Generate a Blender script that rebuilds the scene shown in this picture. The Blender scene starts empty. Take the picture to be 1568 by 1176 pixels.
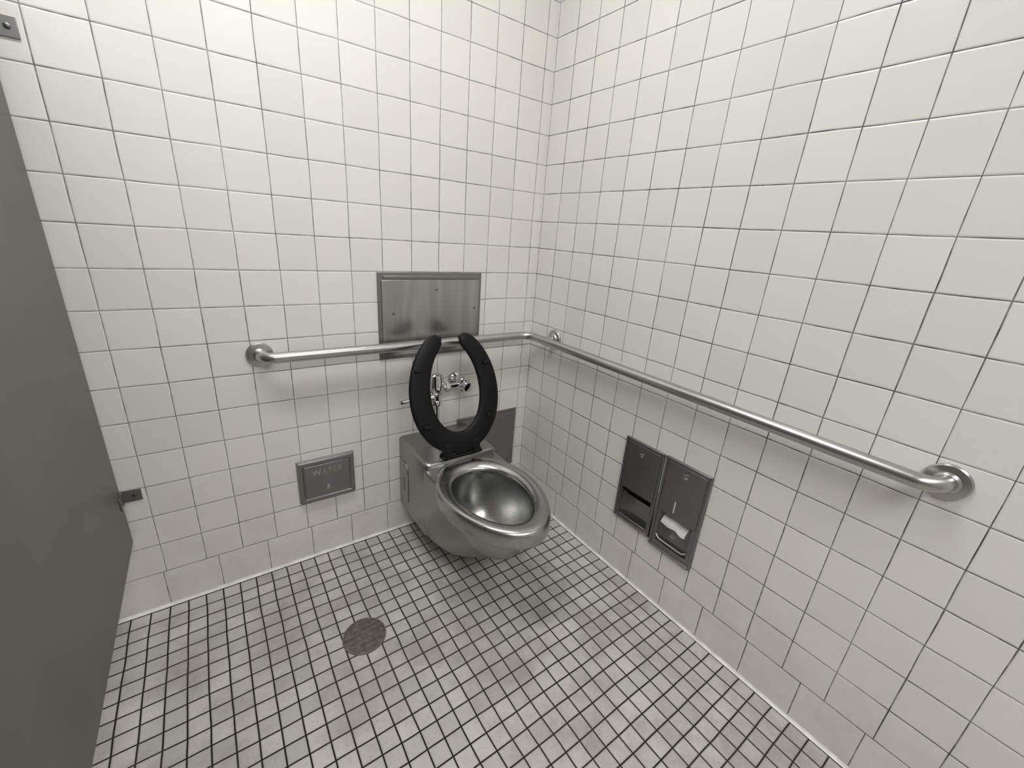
import bpy, bmesh, math, random
from mathutils import Vector, Matrix, Euler
random.seed(3)
SC=bpy.context.scene
COL=SC.collection

# ------------------------------------------------------------------ helpers
def empty(name):
    o=bpy.data.objects.new(name,None); o.empty_display_size=0.05; COL.objects.link(o); return o
def mk(name,verts,faces,mat=None,parent=None,smooth=False,auto=None):
    me=bpy.data.meshes.new(name); me.from_pydata([tuple(v) for v in verts],[],faces); me.update()
    bm=bmesh.new(); bm.from_mesh(me); bmesh.ops.recalc_face_normals(bm,faces=bm.faces); bm.to_mesh(me); bm.free()
    if mat: me.materials.append(mat)
    o=bpy.data.objects.new(name,me); COL.objects.link(o)
    if parent: o.parent=parent
    if smooth:
        for p in me.polygons: p.use_smooth=True
        if auto is not None: me.set_sharp_from_angle(angle=math.radians(auto))
    return o
def bevel(o,w,seg=3,ang=40):
    m=o.modifiers.new('bev','BEVEL'); m.width=w; m.segments=seg; m.limit_method='ANGLE'; m.angle_limit=math.radians(ang)
    for p in o.data.polygons: p.use_smooth=True
    o.data.set_sharp_from_angle(angle=math.radians(50))
    return o
def boxes(name,lst,mat,parent=None):
    V=[];F=[]
    for lo,hi in lst:
        x0,y0,z0=lo;x1,y1,z1=hi; i=len(V)
        V+=[(x0,y0,z0),(x1,y0,z0),(x1,y1,z0),(x0,y1,z0),(x0,y0,z1),(x1,y0,z1),(x1,y1,z1),(x0,y1,z1)]
        F+=[tuple(i+k for k in f) for f in [(0,3,2,1),(4,5,6,7),(0,1,5,4),(1,2,6,5),(2,3,7,6),(3,0,4,7)]]
    return mk(name,V,F,mat,parent)
def box(name,lo,hi,mat,parent=None,bev=0,seg=3):
    o=boxes(name,[(lo,hi)],mat,parent)
    if bev: bevel(o,bev,seg)
    return o
def loft(name,rings,mat,parent=None,cap0=True,cap1=True,closed=True,auto=40):
    n=len(rings[0]); V=[];F=[]
    for r in rings: V+=list(r)
    for i in range(len(rings)-1):
        for j in range(n if closed else n-1):
            k=(j+1)%n
            F.append((i*n+j,i*n+k,(i+1)*n+k,(i+1)*n+j))
    if cap0: F.append(tuple(range(n)))
    if cap1: F.append(tuple(range((len(rings)-1)*n,len(rings)*n)))
    return mk(name,V,F,mat,parent,True,auto)
def lathe(name,prof,origin,axis,mat,parent=None,n=40,auto=35):
    q=Vector((0,0,1)).rotation_difference(Vector(axis).normalized())
    rings=[]
    for r,h in prof:
        r=max(r,1e-5)
        rings.append([Vector(origin)+q@Vector((r*math.cos(2*math.pi*i/n),r*math.sin(2*math.pi*i/n),h)) for i in range(n)])
    return loft(name,rings,mat,parent,auto=auto)
def fillet(pts,rads,seg=10):
    pts=[Vector(p) for p in pts]; out=[pts[0]]
    for i in range(1,len(pts)-1):
        p=pts[i];a=(pts[i-1]-p);b=(pts[i+1]-p)
        r=rads[i-1]
        an=a.angle(b); t=r/math.tan(an/2)
        a.normalize();b.normalize()
        p0=p+a*t;p1=p+b*t
        c=p+(a+b).normalized()*(r/math.sin(an/2))
        u=p0-c;w=p1-c;tot=u.angle(w);ax=u.cross(w).normalized()
        for k in range(seg+1):
            out.append(c+Matrix.Rotation(tot*k/seg,3,ax)@u)
    out.append(pts[-1]); return out
def tube(name,path,r,mat,parent=None,n=24):
    path=[Vector(p) for p in path]; m=len(path)
    T=[]
    for i in range(m):
        a=path[max(i-1,0)];b=path[min(i+1,m-1)];T.append((b-a).normalized())
    up=Vector((0,0,1)) if abs(T[0].z)<.9 else Vector((1,0,0))
    nrm=(up-T[0]*up.dot(T[0])).normalized(); rings=[]
    for i in range(m):
        if i: nrm=T[i-1].rotation_difference(T[i])@nrm
        bn=T[i].cross(nrm); rr=r[i] if isinstance(r,(list,tuple)) else r
        rings.append([path[i]+(nrm*math.cos(2*math.pi*j/n)+bn*math.sin(2*math.pi*j/n))*rr for j in range(n)])
    return loft(name,rings,mat,parent,auto=50)

# ------------------------------------------------------------------ materials
def newmat(name):
    m=bpy.data.materials.new(name); m.use_nodes=True; nt=m.node_tree
    return m,nt,nt.nodes['Principled BSDF']
class NB:
    def __init__(s,nt): s.nt=nt
    def n(s,t,**k):
        x=s.nt.nodes.new(t)
        for a,b in k.items(): setattr(x,a,b)
        return x
    def set(s,sock,v):
        if hasattr(v,'is_output') : s.nt.links.new(v,sock)
        else: sock.default_value=v
    def m(s,op,a,b=None,c=None):
        x=s.n('ShaderNodeMath',operation=op)
        s.set(x.inputs[0],a)
        if b is not None: s.set(x.inputs[1],b)
        if c is not None: s.set(x.inputs[2],c)
        return x.outputs[0]
    def mr(s,v,a,b,c=0.0,d=1.0,smooth=True):
        x=s.n('ShaderNodeMapRange'); x.interpolation_type='SMOOTHSTEP' if smooth else 'LINEAR'
        s.set(x.inputs[0],v)
        for i,q in enumerate((a,b,c,d)): s.set(x.inputs[i+1],q)
        return x.outputs[0]
    def mixc(s,f,a,b,mode='MIX'):
        x=s.n('ShaderNodeMix',data_type='RGBA',blend_type=mode)
        s.set(x.inputs[0],f); s.set(x.inputs[6],a); s.set(x.inputs[7],b); return x.outputs[2]
    def mixf(s,f,a,b):
        x=s.n('ShaderNodeMix',data_type='FLOAT'); s.set(x.inputs[0],f); s.set(x.inputs[2],a); s.set(x.inputs[3],b); return x.outputs[0]
    def noise(s,vec,scale,detail=2.0,rough=.5):
        x=s.n('ShaderNodeTexNoise'); s.set(x.inputs['Vector'],vec); x.inputs['Scale'].default_value=scale
        x.inputs['Detail'].default_value=detail; x.inputs['Roughness'].default_value=rough; return x.outputs[0]
    def bump(s,h,st,dist,norm=None):
        x=s.n('ShaderNodeBump'); x.inputs['Strength'].default_value=st; x.inputs['Distance'].default_value=dist
        s.set(x.inputs['Height'],h)
        if norm is not None: s.set(x.inputs['Normal'],norm)
        return x.outputs[0]
    def mapping(s,vec,loc=(0,0,0),scale=(1,1,1)):
        x=s.n('ShaderNodeMapping'); s.set(x.inputs[0],vec); x.inputs[1].default_value=loc; x.inputs[3].default_value=scale; return x.outputs[0]
    def grid(s,u,pitch,phase):
        q=s.m('DIVIDE',s.m('SUBTRACT',u,phase),pitch)
        fr=s.m('FRACT',q); d=s.m('SUBTRACT',0.5,s.m('ABSOLUTE',s.m('SUBTRACT',fr,0.5)))
        return s.m('MULTIPLY',d,pitch),s.m('FLOOR',q)

P=0.1095
def wall_mat(name,axis,phase,basephase,tint,w0,w1_,g0,g1):
    m,nt,b=newmat(name); N=NB(nt)
    tc=N.n('ShaderNodeTexCoord'); co=tc.outputs['Object']
    sp=N.n('ShaderNodeSeparateXYZ'); N.set(sp.inputs[0],co)
    u=sp.outputs[axis]; z=sp.outputs[2]
    w1=N.m('MULTIPLY',N.m('SUBTRACT',N.noise(co,6.0,1),0.5),0.004)
    w2=N.m('MULTIPLY',N.m('SUBTRACT',N.noise(N.mapping(co,(3,7,5)),6.0,1),0.5),0.004)
    uu=N.m('ADD',u,w1); zz=N.m('ADD',z,w2)
    du,iu=N.grid(uu,P,phase); dz,iz=N.grid(zz,P,0.0311)
    dub,iub=N.grid(uu,0.1525,basephase)
    sel=N.m('LESS_THAN',zz,0.1406)
    du2=N.mixf(sel,du,dub); dz2=N.mixf(sel,dz,N.m('SUBTRACT',0.1406,zz))
    d=N.m('MINIMUM',du2,dz2)
    big=N.noise(co,3.0,2)
    wd=N.mr(big,0.35,0.65,w0,w1_)
    mask=N.mr(d,wd,N.m('ADD',wd,0.0007))
    cv=N.n('ShaderNodeCombineXYZ'); N.set(cv.inputs[0],N.mixf(sel,iu,iub)); N.set(cv.inputs[1],N.mixf(sel,iz,-7.0))
    wn=N.n('ShaderNodeTexWhiteNoise',noise_dimensions='3D'); N.set(wn.inputs[0],cv.outputs[0])
    var=N.mr(wn.outputs[0],0,1,0.955,1.02,False)
    hs=N.n('ShaderNodeHueSaturation'); hs.inputs['Color'].default_value=tint+(1,); N.set(hs.inputs['Value'],var)
    tile=hs.outputs[0]
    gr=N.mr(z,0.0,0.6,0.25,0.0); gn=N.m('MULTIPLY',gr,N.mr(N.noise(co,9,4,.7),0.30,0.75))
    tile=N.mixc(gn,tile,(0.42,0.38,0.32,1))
    gcol=N.mixc(N.mr(N.noise(co,25,3),0.35,0.7),g0+(1,),g1+(1,))
    c=N.mixc(mask,gcol,tile); N.set(b.inputs['Base Color'],c)
    N.set(b.inputs['Roughness'],N.mixf(mask,0.9,0.30))
    b.inputs['Specular IOR Level'].default_value=0.45
    n1=N.bump(N.mr(d,0.0,0.0045),0.45,0.0018)
    n2=N.bump(N.noise(co,14,2),0.25,0.004,n1)
    N.set(b.inputs['Normal'],n2)
    return m
TN=(0.80,0.785,0.745)
m_wb=wall_mat('glazed_wall_tile_back',0,-0.0469,-0.107,TN,0.0005,0.0010,(0.13,0.13,0.13),(0.36,0.35,0.33))
m_wr=wall_mat('glazed_wall_tile_right',1,-0.0046,0.003,TN,0.0005,0.0011,(0.075,0.078,0.092),(0.28,0.27,0.265))

def floor_mat():
    m,nt,b=newmat('mosaic_floor_tile'); N=NB(nt)
    tc=N.n('ShaderNodeTexCoord'); co=tc.outputs['Object']
    sp=N.n('ShaderNodeSeparateXYZ'); N.set(sp.inputs[0],co)
    w1=N.m('MULTIPLY',N.m('SUBTRACT',N.noise(co,7.0,1),0.5),0.006)
    w2=N.m('MULTIPLY',N.m('SUBTRACT',N.noise(N.mapping(co,(3,7,5)),7.0,1),0.5),0.006)
    FP=0.0508
    dx,ix=N.grid(N.m('ADD',sp.outputs[0],w1),FP,-0.01); dy,iy=N.grid(N.m('ADD',sp.outputs[1],w2),FP,-0.012)
    d=N.m('MINIMUM',dx,dy)
    mask=N.mr(d,0.0013,0.0024)
    cv=N.n('ShaderNodeCombineXYZ'); N.set(cv.inputs[0],ix); N.set(cv.inputs[1],iy)
    wn=N.n('ShaderNodeTexWhiteNoise',noise_dimensions='3D'); N.set(wn.inputs[0],cv.outputs[0])
    hs=N.n('ShaderNodeHueSaturation'); hs.inputs['Color'].default_value=(0.55,0.53,0.505,1)
    N.set(hs.inputs['Value'],N.mr(wn.outputs[0],0,1,0.82,1.06,False))
    dirt=N.m('MULTIPLY',N.mr(N.noise(co,4,7,.72),0.38,0.68),0.62)
    t=N.mixc(dirt,hs.outputs[0],(0.26,0.235,0.215,1))
    spk=N.m('MULTIPLY',N.mr(N.noise(co,160,2),0.60,0.72),0.3)
    t=N.mixc(spk,t,(0.15,0.13,0.12,1))
    edge=N.mr(d,0.002,0.006,0.32,0.0); t=N.mixc(edge,t,(0.22,0.20,0.18,1))
    g=N.mixc(N.mr(N.noise(co,4,3),0.4,0.65),(0.007,0.006,0.006,1),(0.028,0.024,0.022,1))
    N.set(b.inputs['Base Color'],N.mixc(mask,g,t))
    N.set(b.inputs['Roughness'],N.mixf(mask,0.95,0.5)); b.inputs['Specular IOR Level'].default_value=0.35
    n1=N.bump(N.mr(d,0.0005,0.004),0.6,0.002)
    N.set(b.inputs['Normal'],N.bump(N.noise(co,40,3),0.15,0.003,n1))
    return m
m_fl=floor_mat()

def steel(name,col=(0.55,0.545,0.53),rough=0.28,brush=None,amp=0.12,bump=0.05,sheen_streak=0):
    m,nt,b=newmat(name); N=NB(nt)
    b.inputs['Metallic'].default_value=1.0
    tc=N.n('ShaderNodeTexCoord'); co=tc.outputs['Object']
    nz=N.noise(N.mapping(co,scale=brush or (1,1,1)),60 if brush else 9,4,.65)
    sm=N.noise(co,5,2,.5)
    N.set(b.inputs['Roughness'],N.m('ADD',N.mr(nz,.3,.7,rough-amp/2,rough+amp/2,False),N.mr(sm,.35,.7,-0.015,0.03)))
    c2=tuple(x*0.90 for x in col)
    c=N.mixc(N.mr(sm,.35,.75),col+(1,),c2+(1,))
    if sheen_streak:
        st=N.noise(N.mapping(co,scale=(26,26,2.2)),1.0,3,.5)
        c=N.mixc(N.mr(st,.4,.68),c,tuple(min(1,x*(1+sheen_streak)) for x in col)+(1,))  # hazy vertical highlights painted into the base colour as lighter streaks
    N.set(b.inputs['Base Color'],c)
    if bump: N.set(b.inputs['Normal'],N.bump(nz,bump,0.002))
    return m
m_panel=steel('brushed_stainless_panel',(0.46,0.455,0.44),0.31,(40,40,1) ,0.08,0.015,0.18)
m_panelD=steel('dull_stainless_plate',(0.30,0.30,0.295),0.40,(30,1,1),0.10,0.02)
m_bowl=steel('stainless_bowl',(0.46,0.46,0.445),0.26,(1,1,12),0.05,0.003)
m_shroud=steel('stainless_shroud',(0.37,0.37,0.36),0.32,(30,30,1),0.05,0.003)
m_bar=steel('satin_stainless_bar',(0.52,0.51,0.50),0.30,None,0.06,0.01)
m_chrome=steel('chrome',(0.75,0.75,0.75),0.08,None,0.03,0)
def plain(name,col,rough,metal=0,spec=.5,nscale=30,amp=.15):
    m,nt,b=newmat(name); N=NB(nt)
    tc=N.n('ShaderNodeTexCoord'); nz=N.noise(tc.outputs['Object'],nscale,3)
    d=tuple(max(0,c*(1-amp)) for c in col)
    N.set(b.inputs['Base Color'],N.mixc(N.mr(nz,.35,.65),col+(1,),d+(1,)))
    b.inputs['Roughness'].default_value=rough; b.inputs['Metallic'].default_value=metal; b.inputs['Specular IOR Level'].default_value=spec
    return m
m_seat=plain('black_seat_plastic',(0.006,0.006,0.007),0.45,0,.25)
m_part=plain('grey_partition_paint',(0.145,0.138,0.13),0.42,0,.4,4,.08)
m_dark=plain('dark_cavity',(0.003,0.003,0.003),0.95,0,.02)
m_caulk=plain('white_caulk',(0.85,0.84,0.80),0.5,0,.4,20,.2)
m_paper=plain('toilet_tissue',(0.70,0.70,0.69),0.9,0,.1)
m_ceil=plain('ceiling_paint',(0.70,0.70,0.68),0.8)
m_wall=plain('painted_wall',(0.45,0.44,0.42),0.6)
m_drain=plain('drain_nickel',(0.20,0.18,0.155),0.45,.6,.4,60,.3)
m_screw=plain('screw_steel',(0.18,0.18,0.18),0.35,1)
m_em,nt,b=newmat('fluorescent_diffuser'); b.inputs['Emission Color'].default_value=(1,0.99,0.97,1); b.inputs['Emission Strength'].default_value=3.5; b.inputs['Base Color'].default_value=(.9,.9,.9,1)

# ------------------------------------------------------------------ room
XL=-4.2; YF=-4.4; H=2.75
box('wall_back',(XL,0,0),(0,0.1,H),m_wb)
hy0,hy1,hz0,hz1=-0.980,-0.655,0.250,0.592
boxes('wall_right',[((0,YF,0),(0.14,hy0,H)),((0,hy1,0),(0.14,0.1,H)),((0,hy0,0),(0.14,hy1,hz0)),((0,hy0,hz1),(0.14,hy1,H))],m_wr)
box('floor',(XL,YF,-0.1),(0.14,0.1,0),m_fl)
box('ceiling',(XL,YF,H),(0.14,0.1,H+0.1),m_ceil)
box('wall_left',(XL-0.1,YF,0),(XL,0.1,H),m_wall)
box('wall_front',(XL,YF-0.1,0),(0.14,YF,H),m_wall)
def bead(name,a,b,nrm):
    a=Vector(a);b=Vector(b);n=Vector(nrm); rings=[]
    for p in (a,b):
        r=[p]
        for k in range(7):
            t=k/6; r.append(p+n*(0.009*(1-t)**1.6)+Vector((0,0,0.009*t**1.6)))
        rings.append(r)
    return loft(name,rings,m_caulk)
bead('trim_1',(XL,0,0),(0,0,0),(0,-1,0)); bead('trim_2',(0,YF,0),(0,0,0),(-1,0,0))

# ------------------------------------------------------------------ grab bar
gb=empty('corner_grab_bar'); ZB=0.860; OFF=-0.060; RB=0.0175
path=fillet([(-1.118,-0.002,ZB),(-1.118,OFF,ZB),(OFF-0.002,OFF,ZB),(OFF,-1.455,ZB),(-0.002,-1.455,ZB)],[0.045,0.055,0.045],12)
tube('rail',path,RB,m_bar,gb,28)
fp=[(0.0385,0.0),(0.040,0.002),(0.0400,0.006),(0.037,0.0095),(0.030,0.011),(0.024,0.012),(0.021,0.017),(0.0178,0.019)]
lathe('flange_back',fp,(-1.118,0,ZB),(0,-1,0),m_bar,gb)
lathe('flange_right',fp,(0,-1.455,ZB),(-1,0,0),m_bar,gb)
lathe('flange_mid',fp,(0,-0.174,ZB+0.004),(-1,0,0),m_bar,gb)
tube('post_mid',[(-0.002,-0.174,ZB+0.004),(-0.035,-0.174,ZB+0.003),(-0.055,-0.174,ZB)],0.012,m_bar,gb)

# ------------------------------------------------------------------ framed access panels
def screw(name,loc,axis,par,r=0.0045):
    lathe(name,[(r,0),(r,0.0015),(r*0.7,0.0026),(0,0.003)],loc,axis,m_screw,par,16)
ap=empty('stainless_access_panel')
x0,x1,z0,z1=-0.728,-0.293,0.800,1.126
box('flange',(x0,-0.006,z0),(x1,0.0,z1),m_panelD,ap,0.002)
box('door',(x0+0.014,-0.010,z0+0.012),(x1-0.012,-0.0055,z1-0.028),m_panel,ap,0.0015)
box('hinge_rail',(x0+0.02,-0.0105,z1-0.024),(x1-0.02,-0.0055,z1-0.012),m_panelD,ap,0.003)
for k,(sx,sz) in enumerate([(-0.497,1.062),(-0.672,0.975),(-0.325,0.985),(-0.51,0.815)]): screw('screw_%d'%k,(sx,-0.0100,sz),(0,-1,0),ap)
lp=empty('lower_wall_access_plate')
x0,x1,z0,z1=-0.385,-0.056,0.162,0.478
box('flange',(x0,-0.005,z0),(x1,0.0,z1),m_panelD,lp,0.002)
box('door',(x0+0.012,-0.009,z0+0.012),(x1-0.014,-0.0045,z1-0.014),m_panelD,lp,0.0015)
for k,(sx,sz) in enumerate([(-0.09,0.44),(-0.09,0.20),(-0.35,0.20)]): screw('screw_%d'%k,(sx,-0.009,sz),(0,-1,0),lp)
wp=empty('water_valve_box')
x0,x1,z0,z1=-1.053,-0.845,0.257,0.440
V=[(x0,0,z0),(x1,0,z0),(x1,0,z1),(x0,0,z1)]
e=0.006;V+=[(x0+e,-0.016,z0+e),(x1-e,-0.016,z0+e),(x1-e,-0.016,z1-e),(x0+e,-0.016,z1-e)]
e=0.018;V+=[(x0+e,-0.016,z0+e),(x1-e,-0.016,z0+e),(x1-e,-0.016,z1-e),(x0+e,-0.016,z1-e)]
e=0.020;V+=[(x0+e,-0.0125,z0+e),(x1-e,-0.0125,z0+e),(x1-e,-0.0125,z1-e),(x0+e,-0.0125,z1-e)]
F=[]
for a in range(3):
    for k in range(4):
        F.append((a*4+k,a*4+(k+1)%4,a*4+4+(k+1)%4,a*4+4+k))
F.append((12,13,14,15)); F.append((0,1,2,3))
o=mk('frame',V,F,m_panelD,wp); bevel(o,0.0015,2,25)
box('lid',(x0+0.024,-0.0165,z0+0.024),(x1-0.024,-0.012,z1-0.024),m_panelD,wp,0.0015)
tx=bpy.data.curves.new('t','FONT'); tx.body='WATER'; tx.size=0.032; tx.extrude=0.0012; tx.align_x='CENTER'
to=bpy.data.objects.new('t',tx); COL.objects.link(to); bpy.context.view_layer.update()
me=bpy.data.meshes.new_from_object(to.evaluated_get(bpy.context.evaluated_depsgraph_get()))
bpy.data.objects.remove(to)
lo=bpy.data.objects.new('embossed_lettering',me); COL.objects.link(lo); me.materials.clear(); me.materials.append(m_panel)
lo.parent=wp; lo.rotation_euler=(math.radians(90),0,0); lo.location=(-0.949,-0.0172,0.375)
lathe('lock',[(0.009,0),(0.009,0.004),(0.006,0.0055),(0,0.0055)],(-0.949,-0.0165,0.315),(0,-1,0),m_bar,wp,20)

# ------------------------------------------------------------------ recessed dispensers (right wall)
def dispenser(name,ya,yb,za,zb,pa,pb,pz0,pz1):
    r=empty(name); t=0.006
    box('plate_top',(-t,yb,pz1),(0.0,ya,zb),m_panelD,r,0.0015)
    box('plate_bottom',(-t,yb,za),(0.0,ya,pz0),m_panelD,r,0.0015)
    box('plate_side_a',(-t,pa,pz0),(0.0,ya,pz1),m_panelD,r,0.0)
    box('plate_side_b',(-t,yb,pz0),(0.0,pb,pz1),m_panelD,r,0.0)
    for k,(a0,a1,b0,b1) in enumerate([(yb,ya,zb-0.007,zb),(yb,ya,za,za+0.007),(ya-0.007,ya,za,zb),(yb,yb+0.007,za,zb)]):
        box('border_%d'%k,(-t-0.005,a0,b0),(-t+0.001,a1,b1),m_panelD,r,0.002)
    box('door',(-t-0.003,yb+0.013,pz1+0.006),(-t+0.001,ya-0.013,zb-0.013),m_panelD,r,0.0015)
    V=[(0,pb,pz0),(0,pa,pz0),(0,pa,pz1),(0,pb,pz1),(0.035,pb,pz0),(0.035,pa,pz0),(0.085,pa,pz1),(0.085,pb,pz1)]
    mk('pocket',V,[(0,1,5,4),(1,2,6,5),(2,3,7,6),(3,0,4,7),(4,5,6,7)],m_bar,r)
    return r
d1=dispenser('toilet_paper_dispenser',-0.647,-0.815,0.254,0.603,-0.668,-0.798,0.275,0.388)
lathe('lock',[(0.008,0),(0.008,0.005),(0.005,0.007),(0,0.007)],(-0.008,-0.725,0.555),(-1,0,0),m_bar,d1,20)
lathe('roller',[(0.018,0),(0.022,0.002),(0.022,0.104),(0.018,0.106)],(0.030,-0.786,0.375),(0,1,0),m_dark,d1,24)
tube('tear_lip',[(-0.006,-0.668,0.390),(-0.010,-0.70,0.386),(-0.010,-0.765,0.386),(-0.006,-0.798,0.390)],0.004,m_dark,d1,12)
box('tray',(-0.012,-0.798,0.271),(0.02,-0.668,0.277),m_panelD,d1,0.002)
d2=dispenser('seat_cover_dispenser',-0.822,-0.991,0.238,0.606,-0.845,-0.968,0.265,0.392)
lathe('lock',[(0.010,0),(0.010,0.005),(0.006,0.007),(0,0.007)],(-0.008,-0.905,0.565),(-1,0,0),m_bar,d2,20)
box('slot',(-0.0105,-0.893,0.412),(-0.0085,-0.889,0.456),m_paper,d2)
rows=8;cols=16;V=[];F=[]
for i in range(rows):
    for j in range(cols):
        s=i/(rows-1);t=j/(cols-1)
        y=-0.850-0.100*t; x=0.03-0.036*math.sin(s*1.5)+0.003*math.sin(t*9+s*3); z=0.386-0.038*s-0.008*t*s+0.002*math.sin(t*13)*s
        V.append((x,y,z))
for i in range(rows-1):
    for j in range(cols-1): F.append((i*cols+j,i*cols+j+1,(i+1)*cols+j+1,(i+1)*cols+j))
mk('tissue_sheet',V,F,m_paper,d2,True)
tube('tray_lip',[(-0.006,-0.845,0.290),(-0.012,-0.86,0.283),(-0.012,-0.953,0.283),(-0.006,-0.968,0.290)],0.004,m_bar,d2,12)

# ------------------------------------------------------------------ toilet
CX=-0.500
to=empty('stainless_steel_toilet')
YW=-0.001
def dsh(hw,ys,yf,z,yb=0.0,ex=2.3,n=36):
    r=[]
    for k in range(6): r.append((CX-hw,yb+(ys-yb)*k/6,z))
    for k in range(n+1):
        a=math.pi*k/n; c=math.cos(a); s=math.sin(a)
        X=-math.copysign(abs(c)**(2/ex),c)*hw; Y=ys-(ys-yf)*abs(s)**(2/ex)
        r.append((CX+X,Y,z))
    for k in range(1,7): r.append((CX+hw,ys+(yb-ys)*k/6,z))
    for k in range(1,5): r.append((CX+hw-2*hw*k/5,yb,z))
    return r
def rrect(hw,y0,y1,z,r,n=6):
    out=[]
    x0,x1=CX-hw,CX+hw
    for (cx,cy,a0) in [(x0+r,y0+r,180),(x1-r,y0+r,270)]:
        for k in range(n+1):
            a=math.radians(a0+90*k/n); out.append((cx+r*math.cos(a),cy+r*math.sin(a),z))
    out+= [(x1,y1,z),(x0,y1,z)]
    return out
HW=0.157
sh=[]
for z,ins in [(0.455,0.014),(0.4545,0.008),(0.451,0.003),(0.445,0.0),(0.30,0.0),(0.14,0.0),(0.126,0.004),(0.118,0.02)]:
    sh.append(rrect(HW-ins,-0.268+ins,YW,z,0.02))
loft('shroud',sh,m_shroud,to,auto=60)
body=[dsh(hw,ys,yf,z,YW-0.08) for z,hw,ys,yf in [
 (0.427,0.1545,-0.30,-0.690),(0.423,0.1566,-0.30,-0.692),(0.408,0.1567,-0.30,-0.700),(0.385,0.1567,-0.30,-0.702),(0.355,0.1568,-0.28,-0.685),(0.31,0.1568,-0.26,-0.645),
 (0.25,0.1568,-0.25,-0.590),(0.19,0.1560,-0.24,-0.535),(0.15,0.152,-0.23,-0.493),(0.12,0.142,-0.22,-0.450),(0.102,0.120,-0.21,-0.40),(0.095,0.085,-0.20,-0.34)]]
loft('bowl_body',body,m_shroud,to,cap0=False,auto=60)
RX=CX-0.007
EYC,EL,EHW=-0.500,0.252,0.178
def egg(s,z,yc=EYC,L=EL,hw=EHW,n=72,front=0.0):
    r=[]
    for k in range(n):
        a=2*math.pi*k/n; w=hw*(1-0.10*math.sin(a))
        r.append((RX+w*math.cos(a)*s, yc-L*math.sin(a)*s-front, z))
    return r
rim=[]
for s,z in [(0.88,0.376),(0.965,0.375),(0.988,0.380),(1.0,0.392),(1.002,0.410),(0.994,0.425),(0.972,0.435),(0.93,0.440),(0.87,0.439),(0.80,0.434),(0.74,0.428),(0.71,0.421),(0.695,0.411),(0.698,0.40),(0.71,0.385),(0.71,0.355),(0.69,0.32),(0.62,0.275),(0.52,0.240),(0.38,0.212),(0.24,0.198),(0.10,0.192),(0.01,0.190)]:
    rim.append(egg(s,z,front=-0.02*max(0,(0.70-s))))
loft('rim_and_basin',rim,m_bowl,to,cap0=False,auto=75)
V=[];F=[];n=40
for k in range(n+1):
    a=math.radians(178+184*k/n); w=EHW*(1-0.10*math.sin(a))
    x=RX+w*math.cos(a)*0.93; y=EYC-EL*math.sin(a)*0.93
    x=min(max(x,CX-0.1550),CX+0.1550)
    V+=[(x,y,0.427),(x,-0.25,0.427)]
for k in range(n): F.append((2*k,2*k+2,2*k+3,2*k+1))
mk('rear_deck',V,F,m_shroud,to)
lathe('drain_water',[(0.045,0),(0.0,0.0005)],(RX,-0.49,0.200),(0,0,1),m_dark,to)
def stadium(x,yc,zc,hy,hz,n=10):
    r=[]
    for a0,zz in ((0,zc+hz-hy),(180,zc-hz+hy)):
        for k in range(n+1):
            a=math.radians(a0+180*k/n); r.append((x,yc+hy*math.cos(a),zz+hy*math.sin(a)))
    return r
lx=CX-HW
loft('side_access_cover',[stadium(lx+0.001,-0.058,0.265,0.038,0.100),stadium(lx-0.003,-0.058,0.265,0.038,0.100),stadium(lx-0.004,-0.058,0.265,0.035,0.097)],m_shroud,to)
loft('side_access_label',[stadium(lx-0.0035,-0.058,0.265,0.012,0.040),stadium(lx-0.0055,-0.058,0.265,0.012,0.040)],m_panelD,to)

# ------------------------------------------------------------------ raised seat
se=empty('black_toilet_seat')
SX=CX-0.006
HY,HZ=-0.268,0.470
tilt=math.radians(17)
def S(u,v,w):
    return Vector((SX+u, HY+v*math.sin(tilt)-w*math.cos(tilt), HZ+v*math.cos(tilt)+w*math.sin(tilt)))
Lh=0.243; vc=0.246
def outer(a): 
    w=0.187*(1-0.06*math.sin(a)); return w*math.cos(a), vc+Lh*math.sin(a)
def inner(a):
    w=0.104*(1-0.10*math.sin(a)); return w*math.cos(a), vc+0.014+0.172*math.sin(a)
gap=math.radians(17)
a0=math.pi/2+gap; a1=math.pi/2+2*math.pi-gap
n=70; rings=[]
for k in range(n+1):
    a=a0+(a1-a0)*k/n
    ou=Vector(outer(a)); inn=Vector(inner(a))
    e=min(k,n-k)/n
    f=1.0
    if e<0.05: f=math.sqrt(max(0.0,1-((0.05-e)/0.05)**2))*0.96+0.04
    mid=(ou+inn)/2; hv=(ou-inn)/2*f
    sec=[(1.0,0.009),(0.97,0.003),(0.90,0.0),(0.4,-0.004),(-0.4,-0.004),(-0.9,0.0),(-0.97,0.003),(-1.0,0.009),(-0.95,0.016),(-0.8,0.019),(0.8,0.019),(0.95,0.016)]
    rings.append([S(*(mid+hv*c),w) for c,w in sec])
loft('seat_ring',rings,m_seat,se,auto=60)
def sbox(name,u0,u1,v0,v1,w0,w1,b=0.003):
    V=[S(u,v,w) for w in (w0,w1) for (u,v) in ((u0,v0),(u1,v0),(u1,v1),(u0,v1))]
    return bevel(mk(name,V,[(0,3,2,1),(4,5,6,7),(0,1,5,4),(1,2,6,5),(2,3,7,6),(3,0,4,7)],m_seat,se),b,3)
for k,(u,v) in enumerate([(-0.142,0.34),(0.142,0.34),(-0.135,0.13),(0.135,0.13)]): sbox('bumper_%d'%k,u-0.018,u+0.018,v-0.007,v+0.007,0.018,0.028)
sbox('hinge_arm_a',-0.075,-0.045,-0.010,0.05,-0.002,0.020,0.005)
sbox('hinge_arm_b',0.045,0.075,-0.010,0.05,-0.002,0.020,0.005)
tube('hinge_rod',[(SX-0.085,HY-0.006,HZ-0.002),(SX+0.085,HY-0.006,HZ-0.002)],0.008,m_seat,se,16)
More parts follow.
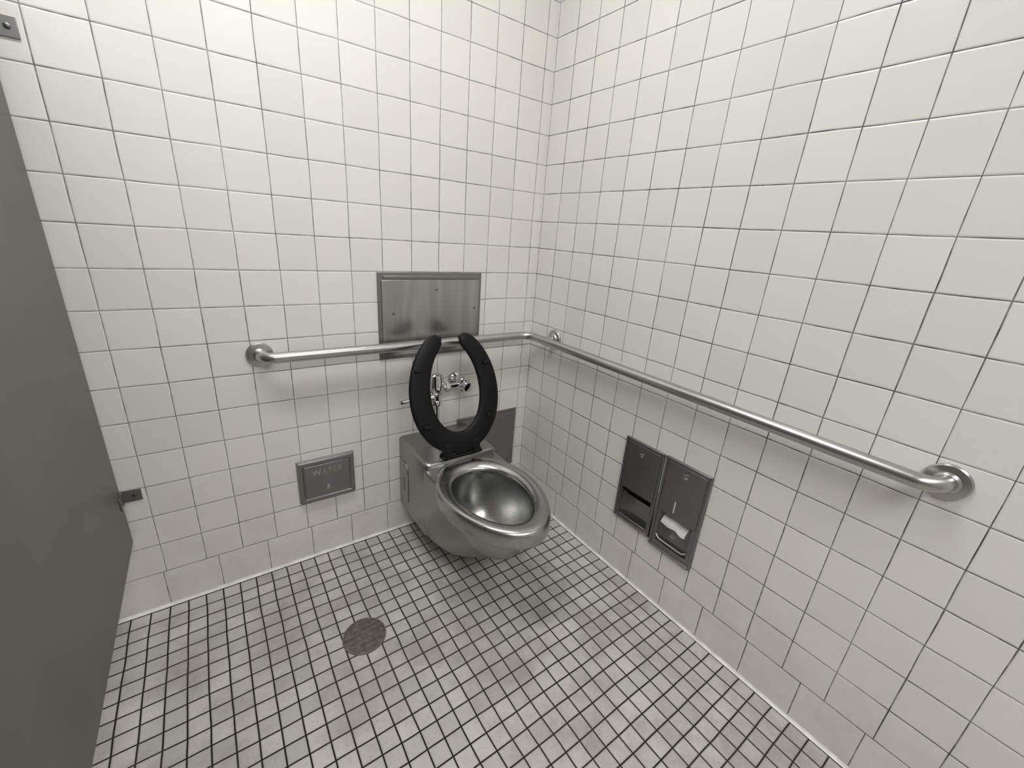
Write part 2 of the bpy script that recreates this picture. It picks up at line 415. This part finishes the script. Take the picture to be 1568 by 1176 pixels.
for s in (-1,1):
    lathe('hinge_post',[(0.016,0),(0.016,0.005),(0.011,0.009),(0.009,0.014)],(SX+s*0.06,HY+0.035,0.4555),(0,0,1),m_seat,se,20)
    box('hinge_strap',(SX+s*0.06-0.008,HY,0.458),(SX+s*0.06+0.008,HY+0.04,0.468),m_seat,se,0.003)

# ------------------------------------------------------------------ flush valve
fv=empty('chrome_flush_valve')
FX=-0.525; FY=-0.075
tube('flush_tube',[(FX,FY,0.456),(FX,FY,0.62)],0.013,m_chrome,fv)
lathe('spud_coupling',[(0.026,0),(0.028,0.004),(0.028,0.018),(0.020,0.024),(0.015,0.026)],(FX,FY,0.456),(0,0,1),m_chrome,fv)
lathe('valve_body',[(0.016,0.0),(0.022,0.004),(0.022,0.02),(0.018,0.026),(0.019,0.05),(0.028,0.060),(0.032,0.075),(0.032,0.10),(0.029,0.108),(0.029,0.118),(0.024,0.132),(0.012,0.140),(0,0.141)],(FX,FY,0.60),(0,0,1),m_chrome,fv)
tube('supply_arm',[(FX,FY,0.675),(FX+0.125,FY,0.675)],0.014,m_chrome,fv)
lathe('union_nut',[(0.018,0),(0.022,0.003),(0.022,0.018),(0.018,0.021)],(FX+0.036,FY,0.675),(1,0,0),m_chrome,fv,8)
lathe('stop_body',[(0.012,-0.03),(0.020,-0.026),(0.024,-0.01),(0.024,0.012),(0.020,0.026),(0.012,0.032),(0.0,0.034)],(FX+0.125,FY,0.675),(0,0,1),m_chrome,fv)
lathe('stop_cap',[(0.017,0),(0.022,0.003),(0.023,0.022),(0.019,0.030),(0.0,0.034)],(FX+0.125,FY-0.015,0.675),(0,-1,0),m_chrome,fv)
tube('wall_supply',[(FX+0.125,FY,0.675),(FX+0.125,0.0,0.675)],0.014,m_chrome,fv)
lathe('wall_escutcheon',[(0.036,0),(0.036,0.003),(0.028,0.012),(0.016,0.016)],(FX+0.125,0,0.675),(0,-1,0),m_chrome,fv)
tube('handle_socket',[(FX-0.015,FY,0.640),(FX-0.055,FY,0.640)],[0.016,0.013],m_chrome,fv)
tube('handle',[(FX-0.05,FY,0.640),(FX-0.10,FY-0.002,0.642),(FX-0.155,FY-0.004,0.640)],[0.006,0.007,0.009],m_chrome,fv)

# ------------------------------------------------------------------ floor drain
dr=empty('round_floor_drain'); DX,DY=-0.962,-0.464
lathe('ring',[(0.069,0),(0.068,0.003),(0.0625,0.0034),(0.0615,0.0012)],(DX,DY,0),(0,0,1),m_drain,dr,48)
lathe('sump_shade_disc',[(0.062,0.0008),(0.0,0.0009)],(DX,DY,0),(0,0,1),m_dark,dr,48)  # flat black disc stands in for the shade down the drain opening
bm=bmesh.new()
for k in range(-3,3):
    u=(k+0.5)*0.0195; L=math.sqrt(max(0,0.062**2-u*u))
    for ax in (0,1):
        w=0.0019
        c=[(u-w,-L),(u+w,-L),(u+w,L),(u-w,L)]
        if ax: c=[(b_,a_) for a_,b_ in c]
        lo_=[bm.verts.new((DX+a_,DY+b_,0.0010)) for a_,b_ in c]; hi_=[bm.verts.new((DX+a_,DY+b_,0.0030+0.0001*ax)) for a_,b_ in c]
        bm.faces.new(hi_); 
        for i in range(4): bm.faces.new((lo_[i],lo_[(i+1)%4],hi_[(i+1)%4],hi_[i]))
bmesh.ops.recalc_face_normals(bm,faces=bm.faces)
me=bpy.data.meshes.new('grate'); bm.to_mesh(me); bm.free(); me.materials.append(m_drain)
o=bpy.data.objects.new('grate',me); COL.objects.link(o); o.parent=dr

# ------------------------------------------------------------------ partition
pt=empty('stall_partition'); PX=-1.527
box('panel',(PX-0.026,-1.75,0.295),(PX,-0.014,1.78),m_part,pt,0.003)
box('pilaster',(PX-0.06,-1.85,0.0),(PX+0.03,-1.752,2.0),m_part,pt,0.003)
def bracket(name,zc):
    box(name+'_wall_leg',(PX,-0.004,zc-0.020),(PX+0.046,0.0,zc+0.020),m_panelD,pt,0.001)
    box(name+'_panel_leg',(PX,-0.050,zc-0.020),(PX+0.004,0.0,zc+0.020),m_panelD,pt,0.001)
    screw(name+'_screw_1',(PX+0.030,-0.004,zc),(0,-1,0),pt,0.006)
    screw(name+'_screw_2',(PX+0.004,-0.034,zc),(1,0,0),pt,0.006)
bracket('lower_bracket',0.452); bracket('upper_bracket',1.626)

# ------------------------------------------------------------------ lights (ceiling fixtures)
def fixture(name,x,y,lx,ly,power):
    r=empty(name)
    box('housing',(x-lx/2-0.02,y-ly/2-0.02,H-0.06),(x+lx/2+0.02,y+ly/2+0.02,H-0.001),m_ceil,r,0.004)
    box('diffuser',(x-lx/2,y-ly/2,H-0.072),(x+lx/2,y+ly/2,H-0.058),m_em,r,0.004)
    l=bpy.data.lights.new('tube_light','AREA'); l.shape='RECTANGLE'; l.size=lx; l.size_y=ly; l.energy=power; l.color=(1,0.998,0.99)
    o=bpy.data.objects.new('tube_light',l); COL.objects.link(o); o.location=(x,y,H-0.08); o.parent=r
fixture('ceiling_light',-1.15,-0.70,1.3,0.25,18)
fixture('ceiling_light.001',-1.3,-2.7,2.2,0.5,38)
w=bpy.data.worlds.new('World'); SC.world=w; w.use_nodes=True
w.node_tree.nodes['Background'].inputs[0].default_value=(0.8,0.82,0.85,1); w.node_tree.nodes['Background'].inputs[1].default_value=0.3
SC.view_settings.view_transform='Standard'

# ------------------------------------------------------------------ camera (from calibration of the tile grid)
cd=bpy.data.cameras.new('camera'); cam=bpy.data.objects.new('camera',cd); COL.objects.link(cam)
cam.location=(-11.19919*P,-13.99460*P,11.76686*P)
cam.rotation_euler=Euler((1.2258674546,-0.0715300925,-0.6126519932),'XYZ')
cd.sensor_fit='HORIZONTAL'; cd.sensor_width=36.0; cd.lens=36.0*641.598/1568.0; cd.clip_start=0.02
SC.camera=cam
